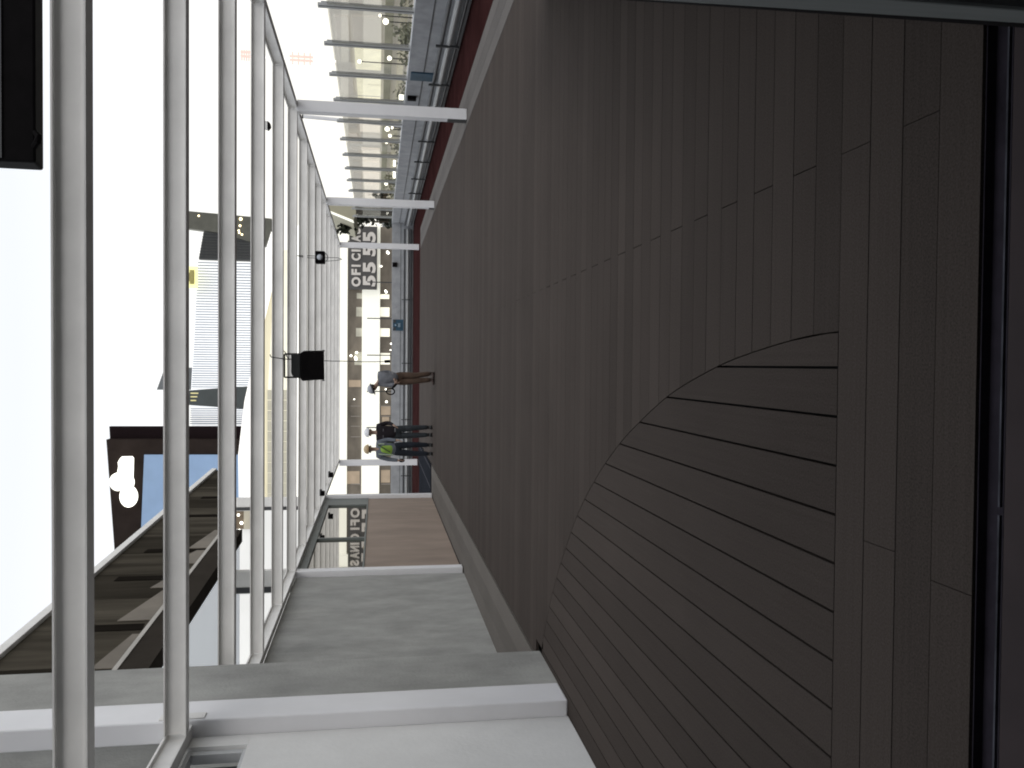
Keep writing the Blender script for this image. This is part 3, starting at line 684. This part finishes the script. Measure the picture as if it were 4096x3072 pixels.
# ---- louvred building
YB = 130
lb = thing('louvred_building', 'bright white building clad in fine vertical louvres seen between the second and third beams', 'building', (0, YB, -6.5))
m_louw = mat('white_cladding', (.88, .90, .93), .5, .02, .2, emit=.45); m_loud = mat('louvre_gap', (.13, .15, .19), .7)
a = at(768, 1700, Y=YB); c = at(1046, 1040, Y=YB)
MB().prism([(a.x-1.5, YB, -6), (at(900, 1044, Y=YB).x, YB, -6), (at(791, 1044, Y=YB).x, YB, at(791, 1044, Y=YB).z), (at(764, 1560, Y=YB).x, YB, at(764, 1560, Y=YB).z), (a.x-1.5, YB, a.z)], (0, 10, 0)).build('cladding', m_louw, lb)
b = MB(); yy = 1050; pitch = 11.4  # louvres
zt = at(764, 1455, Y=YB).z
while yy < 1700:
    if not 1552 < yy < 1630:
        q = at(792-.05*(yy-1050), yy, Y=YB-.02); r2 = at(1010, yy, Y=YB-.02)
        b.box(q.x-.05, q.x+.05, YB-.1, YB-.002, r2.z, q.z)
    pitch = 11.4-3.2*(yy-1050)/650; yy += pitch
b.build('louvre', m_loud, lb)
m_bay = mat('dark_glass_bay', (.045, .055, .058), .4, .15, .5)
MB().prism([at(700, 1566, Y=YB-.2), at(871, 1553, Y=YB-.2), at(1000, 1545, Y=YB-.2), at(1000, 1636, Y=YB-.2), at(871, 1628, Y=YB-.2), at(700, 1616, Y=YB-.2)], (0, .19, 0)).build('dark_bay', m_bay, lb)
b = MB()
for yy in (1573, 1587, 1602):
    a = at(762, yy-2.5, Y=YB-.3); c = at(793-(yy-1573)*.3, yy+2.5, Y=YB-.3); b.box(a.x, c.x, YB-.26, YB-.21, a.z, c.z)
b.build('light_strip', mat('yellow_strip', (.55, .5, .25), .5, .05, 1, emit=.5), lb)
MB().prism([at(655, 1482, Y=YB), at(627, 1559, Y=YB), at(764, 1559, Y=YB), at(764, 1470, Y=YB)], (0, 4, 0)).build('roof_pylon', mat('grey_pylon', (.13, .14, .15), .6), lb)
em = thing('emblem_sign', 'yellow emblem panel on the roof edge of the louvred building', 'sign', at(775, 1105, Y=128))
facing('panel', (700, 1064), (789, 1152), 128, .3, mat('yellow_white_panel', (.86, .82, .38), .5, .04, 1, emit=.75), em)
q = at(768, 1108, Y=127.9); b = MB(); b.box(q.x-.6, q.x+.6, 127.8, 127.98, q.z-.2, q.z+2.6); b.box(q.x-1.0, q.x+1.0, 127.85, 127.99, q.z-.3, q.z+.3); b.build('emblem', mat('olive_emblem', (.33, .29, .10), .6), em)
# ---- dark slatted building
sb = thing('slatted_building', 'dark grey slatted building with warm lights under its roof band', 'building', at(1000, 940, Y=118))
m_sl = mat('dark_slats', (.055, .058, .058), .5, .3, 1.2, stretch=(.1, 1, 9), emit=0)
YS2 = 118
MB().prism([at(740, 843, Y=YS2), at(1085, 874, Y=YS2), at(1085, 935, Y=YS2), at(1062, 985, Y=YS2), at(870, 930, Y=YS2), at(740, 912, Y=YS2)], (0, 1.5, 0)).build('roof_band', mat('grey_roof_band', (.075, .075, .062), .4, .2, 1), sb)
MB().prism([at(815, 924, Y=YS2+.3), at(870, 932, Y=YS2+.3), at(1055, 985, Y=YS2+.3), at(1030, 1045, Y=YS2+.3), at(795, 1037, Y=YS2+.3)], (0, 1, 0)).build('slat_wall', m_sl, sb)
b = MB()
for i in range(9):
    yy = 936+i*11.5; q = at(812-i*2, yy, Y=YS2+.2); r2 = at(1040, yy, Y=YS2+.2); b.box(q.x-.06, q.x+.06, YS2+.1, YS2+.28, r2.z, q.z)
b.build('slat', mat('black_slat', (.02, .022, .025), .5), sb)
b = MB()
for (x, y, r) in ((963, 876, .22), (960, 903, .16), (955, 922, .14), (957, 931, .14), (968, 938, .14), (795, 863, .14)): MB().ball(at(x, y, Y=YS2-.05), r, 8).build('lamp', mat('warm_lamp', (1, .82, .5), .5, .02, 1, emit=3), sb)
# ---- dark block with cloud sign
db = thing('dark_block', 'dark brown block with pale blue wall and glowing cloud sign behind the upper walkway', 'building', at(700, 2000, Y=125))
YD = 125
def dpt(x, y):        # on a facade turned slightly away
    p = at(x, y, Y=YD); k = (-9-p.x)*.238; return at(x, y, Y=YD+k)
m_db = mat('dark_brown_cladding', (.026, .020, .018), .8, .2, .4, spec=0)
def poly(name, pts, d, m, par): return MB().prism(pts, d).build(name, m, par)
poly('block', [dpt(425, 1758), dpt(480, 2500), dpt(1660, 2500), dpt(1660, 1758)], (0, 3, 0), m_db, db)
poly('side_wing', [at(437, 1706, Y=YD+2), at(440, 1758, Y=YD+2), at(1660, 1758, Y=YD+2), at(1660, 1706, Y=YD+2)], (0, .8, 0), mat('near_black_cladding', (.013, .009, .010), .8, spec=0), db)
poly('blue_wall', [dpt(579, 1818)+Vector((0, -.3, 0)), dpt(566, 2130)+Vector((0, -.3, 0)), dpt(1200, 2200)+Vector((0, -.3, 0)), dpt(1200, 1818)+Vector((0, -.3, 0))], (0, .29, 0), mat('pale_blue_wall', (.20, .29, .44), .7, .05, .5, emit=.3), db)
cs = thing('cloud_sign', 'glowing white sign of three overlapping discs and a rounded block', 'sign', dpt(510, 1930))
m_glow = mat('sign_glow', (1, .98, .88), .5, .01, 1, emit=1.6)
def disc(x, y, rx, ry, name='disc', off=-.6):
    c = dpt(x, y)+Vector((0, off, 0)); k = c.y/3413*1.02
    pts = [c+Vector((ry*k*cos(a), 0, rx*k*sin(a))) for a in [2*pi*i/26 for i in range(26)]]
    return MB().prism(pts, (0, .25, 0)).build(name, m_glow, cs)
disc(519, 1983, 32, 41); disc(480, 1924, 31, 34, off=-.9); disc(519, 1925, 24, 31, off=-1.2)
pts = [(492, 1830), (500, 1822), (540, 1821), (546, 1828), (545, 1875), (542, 1940), (535, 1956), (515, 1954), (500, 1930), (481, 1890), (486, 1860), (484, 1845)]
MB().prism([dpt(*p)+Vector((0, -1.5, 0)) for p in pts], (0, .25, 0)).build('rounded_block', m_glow, cs)
# ---- curved cream facade between the beams
cf = thing('curved_facade', 'sweeping white and cream facade with tiled base behind the middle beams', 'building', at(1100, 1500, Y=110))  # its wall materials glow to stand in for floodlighting
YC = 110
up = [(1085, 925), (1066, 989), (1052, 1100), (1036, 1300), (1006, 1480), (978, 1602), (966, 1704), (953, 1815), (955, 1989)]
lo = [(1085, 1989), (1072, 1989), (1062, 1700), (1056, 1500), (1056, 1310), (1084, 1150)]
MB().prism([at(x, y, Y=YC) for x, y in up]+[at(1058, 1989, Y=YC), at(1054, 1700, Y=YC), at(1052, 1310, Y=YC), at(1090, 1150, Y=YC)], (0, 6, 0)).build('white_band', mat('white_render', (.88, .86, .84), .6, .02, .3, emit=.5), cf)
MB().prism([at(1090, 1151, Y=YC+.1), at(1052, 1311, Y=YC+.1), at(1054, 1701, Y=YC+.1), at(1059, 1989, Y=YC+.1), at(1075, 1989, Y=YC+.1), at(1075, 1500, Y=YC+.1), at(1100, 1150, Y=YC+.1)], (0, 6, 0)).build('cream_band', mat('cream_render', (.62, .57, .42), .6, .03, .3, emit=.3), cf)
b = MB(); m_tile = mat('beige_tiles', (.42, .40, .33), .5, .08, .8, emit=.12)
yy = 1560
while yy < 1986:
    a = at(1070, yy, Y=YC); c = at(1160, min(yy+39, 1987), Y=YC); b.box(a.x, c.x, YC-.05, YC, a.z, c.z); yy += 41.5
b.build('tile', m_tile, cf)
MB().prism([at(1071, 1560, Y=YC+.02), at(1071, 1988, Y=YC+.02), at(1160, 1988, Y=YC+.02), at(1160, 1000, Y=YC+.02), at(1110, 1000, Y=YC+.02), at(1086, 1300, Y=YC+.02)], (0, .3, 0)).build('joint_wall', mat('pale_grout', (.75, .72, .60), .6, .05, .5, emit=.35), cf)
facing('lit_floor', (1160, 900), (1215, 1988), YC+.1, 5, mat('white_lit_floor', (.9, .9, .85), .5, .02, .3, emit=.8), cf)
a = at(1215, 1988, Y=YC); c = at(1215, 900, Y=YC); MB().box(a.x, c.x, YC+.2, YC+5, -6.5, a.z-.01).build('base_wall', m_cream, cf)
# shop front behind the left bay under the walkway
sf = thing('shop_front', 'white lit shop front seen between beams left of the cream facade', 'building', at(1100, 2200, Y=33))
facing('wall', (870, 2045), (1700, 2650), 33, .4, mat('white_shop_wall', (.78, .78, .76), .6, .04, .5, emit=.3), sf)
facing('brown_bay', (945, 2045), (975, 2116), 32.8, .15, mat('brown_bay', (.12, .09, .06), .6, .4, 2, emit=.2), sf)
facing('beige_bay', (975, 2045), (1003, 2116), 32.8, .15, mat('beige_bay', (.38, .35, .28), .6, .1, 1, emit=.3), sf)
b = MB()
for (x, y, r) in ((954, 2060, .05), (966, 2092, .06), (958, 2120, .04)): MB().ball(at(x, y, Y=32.7), r, 8).build('lamp', m_bulb, sf)

# ------------------------------------------------------------------ city on the right
CX = 30
cb_ = thing('city_building', 'long pale city building with lit windows behind the right glass screen', 'building', (CX+5, 110, -6.5))
m_cw = mat('pale_city_wall', (.62, .60, .57), .7, .12, .15, stretch=(1, .4, 1), emit=.38)  # pale tint and glow stand in for haze over the city
m_cw2 = mat('pale_city_panel', (.66, .63, .60), .7, .08, .2, emit=.42)  # same painted haze for the panels
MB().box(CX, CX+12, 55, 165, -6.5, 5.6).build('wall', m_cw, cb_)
Yv = 60; i = 0
tints = [m_cw2, m_cw2, mat('shop_glow', (.88, .85, .68), .5, .08, .8, emit=.9), mat('pink_lit_window', (.80, .74, .68), .5, .06, .5, emit=.75)]
cols = [0, 0, 0, 2, 2, 2, 3, 1, 3, 3, 3, 3, 3, 3]
while Yv < 160:
    k = cols[min(i, len(cols)-1)]
    w_ = 5.6 if i % 2 else 6.4
    MB().box(CX-.25, CX-.01, Yv, Yv+w_, 1.2, 3.7).build('window', tints[k], cb_)
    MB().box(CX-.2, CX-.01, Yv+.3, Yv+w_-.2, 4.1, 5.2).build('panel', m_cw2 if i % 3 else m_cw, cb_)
    Yv += 7.6; i += 1
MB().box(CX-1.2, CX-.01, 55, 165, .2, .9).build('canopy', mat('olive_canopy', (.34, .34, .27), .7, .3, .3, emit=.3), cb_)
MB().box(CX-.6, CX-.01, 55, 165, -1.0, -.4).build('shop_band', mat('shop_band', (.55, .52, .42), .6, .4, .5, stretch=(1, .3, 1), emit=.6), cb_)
def tree(x, y, z0, h, r, seed, label, col, grp=None, leafs=420):
    rn = random.Random(seed); t = thing('tree', label, 'tree', (x, y, z0), grp)
    b = MB(); top = Vector((x+rn.uniform(-.2, .2), y, z0+h*.75))
    b.tube([(x, y, z0), (x+.05, y, z0+h*.35), top], .18, 8, .06)
    for k in range(5):
        a = rn.uniform(0, 2*pi); s = Vector((x, y, z0+h*rn.uniform(.35, .6))); b.tube([s, s+Vector((cos(a)*r*.7, sin(a)*r*.7, h*.22))], .06, 6, .02)
    b.build('trunk', mat('bark', (.05, .04, .03), .9), t)
    b = MB(); cl_ = [Vector((x+rn.gauss(0, r*.45), y+rn.gauss(0, r*.45), z0+h*rn.uniform(.5, .95))) for _ in range(11)]
    for _ in range(leafs):
        c = rn.choice(cl_)+Vector((rn.gauss(0, r*.2), rn.gauss(0, r*.2), rn.gauss(0, r*.18))); u = Vector((rn.gauss(0,1), rn.gauss(0,1), rn.gauss(0,1))).normalized()*.22; v = u.cross(Vector((rn.random(), rn.random(), rn.random()))).normalized()*.14
        i0 = len(b.v); b.v += [tuple(c-u), tuple(c+v), tuple(c+u), tuple(c-v)]; b.f.append((i0, i0+1, i0+2, i0+3))
    b.build('crown', col, t)
m_lf = mat('leaves_grey_green', (.27, .28, .20), .8, .4, 1.5); m_lf2 = mat('leaves_dark', (.02, .024, .014), .8, .4, 1.5)
for i, (x, y, h, r, lb_) in enumerate(((24, 56, 6.2, 2.3, 'grey green street tree nearest behind the glass screen'), (25, 68, 6.4, 2.2, 'street tree behind the second pane of the glass screen'),
      (25, 84, 6.0, 2.4, 'street tree in front of the lit shop behind the screen'), (26, 104, 6.3, 2.6, 'street tree just beyond the nearest right post'),
      (26, 122, 6.6, 2.8, 'street tree behind the middle panes before the second right post'), (26.5, 142, 6.3, 3.0, 'farthest street tree in front of the pink lit windows'))):
    tree(x, y, -6.5, h, r, i+1, lb_, m_lf, 'street trees behind the right parapet')
for i, (x, y) in enumerate(((1542, 58), (1554, 87), (1520, 103), (1532, 150), (1560, 232), (1437, 246), (1549, 505), (1552, 535), (1560, 543), (1546, 568), (1533, 150), (1582, 648), (1581, 690), (1545, 735))):
    pass
LM = [(1543, 86, .34, 'glowing street lamp like a bright leaf cluster behind the first full pane'), (1558, 233, .26, 'round glowing street lamp in front of the lit shop'),
      (1438, 246, .22, 'small round glowing lamp high on the lit shop front'), (1549, 516, .28, 'tallest glowing street lamp just beyond the nearest right post'),
      (1560, 543, .2, 'small low glowing lamp just beyond the nearest right post'), (1546, 569, .18, 'small glowing lamp beside the first upright beyond the nearest right post'),
      (1545, 735, .2, 'faint glowing lamp near the second right post'), (1520, 62, .16, 'small glowing lamp in the top corner behind the screen')]
for x, y, r, lb_ in LM:
    r *= .72
    q = at(x, y, Y=70); t = thing('street_lamp', lb_, 'street lamp', (q.x, 70, -6.5), 'street lamps behind the right parapet')
    MB().tube([(q.x, 70, -6.5), (q.x, 70, q.z-r)], .05, 8).build('pole', m_dark, t)
    MB().ball(q, r, 12, 1.25 if r > .25 else 1).build('lamp_head', m_bulb, t, smooth=True)
for (x0, x1_, y0, y1, lb_) in ((1575, 1592, 535, 552, 0), (1573, 1591, 505+145, 505+175, 0)): pass
for i, (x0, x1_, y0, y1, lb_) in enumerate(((1596, 1614, 378, 395, 'small square glowing light box in front of the nearest right post'), (1574, 1582, 497+0, 503, 'tiny glowing light box beside the white tube'),
        (1565, 1573, 497, 512, 'glowing light box low behind the pane after the nearest right post'), (1573, 1583, 516+124, 662, 'glowing light strip low behind the fourth pane past the nearest right post'),
        (1572, 1582, 675, 710, 'longer glowing light strip low behind the fifth pane past the nearest right post'))):
    a = at(x0, y0, Y=60); c = at(x1_, y1, Y=60); t = thing('light_box', lb_, 'light box', ((a.x+c.x)/2, 60, -6.5), 'light boxes behind the right parapet')
    MB().box(a.x, c.x, 60, 60.3, a.z, c.z).build('face', m_bulb, t); MB().box((a.x+c.x)/2-.05, (a.x+c.x)/2+.05, 60.05, 60.2, -6.5, c.z).build('pole', m_dark, t)
# olive roof, black tree and white box beyond the second right post
ol = thing('pitched_canopy', 'olive pitched canopy with bright lower edge beyond the second right post', 'canopy', at(1380, 850, Y=62))
MB().prism([at(1300, 800, Y=62), at(1302, 838, Y=62), at(1412, 885, Y=62), at(1425, 850, Y=62), at(1418, 800, Y=62)], (0, 8, 0)).build('roof', mat('olive_roof', (.34, .32, .24), .7, .08, .3), ol)
MB().prism([at(1318, 842, Y=61.8), at(1322, 851, Y=61.8), at(1416, 890, Y=61.8), at(1412, 880, Y=61.8)], (0, .3, 0)).build('lit_edge', m_cream, ol)
b = MB(); q = at(1418, 845, Y=64); b.box(q.x-.2, q.x+.2, 63, 64, -6.5, q.z); b.build('column', m_dark, ol)
q = at(1500, 878, Y=66); tree(q.x, 66, -6.5, 11.2, 1.5, 31, 'tall black leaved tree between the olive canopy and the office sign', m_lf2, None, 900)
wb = thing('white_block', 'small white box building above the office sign board', 'building', at(1370, 930, Y=88))
facing('wall', (1352, 902), (1396, 958), 87.5, .8, m_cream, wb); facing('parapet', (1350, 902), (1396, 911), 87.3, .15, mat('pale_mullion2', (.45,.44,.42), .6), wb)
a = at(1396, 930, Y=88); 
# faint red rooftop letter signs high in the haze
def redsign(x0, x1_, y0, y1, Y, label, rows):
    a = at(x0, y1, Y=Y); c = at(x1_, y0, Y=Y); t = thing('rooftop_sign', label, 'sign', ((a.x+c.x)/2, Y, c.z))
    m = mat('hazy_red_letters', (.88, .52, .46), .7, .05, .5, emit=.52)  # pale red and its glow stand in for haze over the letters
    b = MB()
    for r in rows:
        xx = a.x+(c.x-a.x)*r; b.box(xx-.16, xx+.16, Y, Y+.2, c.z, a.z)
    b.build('frame', m, t)
    b = MB(); nL = 4
    for k in range(nL):
        zz = c.z+(a.z-c.z)*(k+.5)/nL
        b.box(a.x, c.x, Y+.05, Y+.25, zz-.08, zz+.08)
    b.build('letter_bar', m, t)
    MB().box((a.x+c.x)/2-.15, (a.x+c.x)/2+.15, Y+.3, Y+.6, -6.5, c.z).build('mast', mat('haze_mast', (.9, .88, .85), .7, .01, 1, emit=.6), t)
redsign(1158, 1252, 212, 255, 140, 'faint red rooftop lettering on a frame in the sky above the glass screen', (.35, .65))
redsign(962, 1000, 200, 240, 140, 'faint red rooftop lettering seen between the third and fourth beams', (.4, .8))
S.cycles.max_bounces = 8; S.cycles.filter_width = 1.9
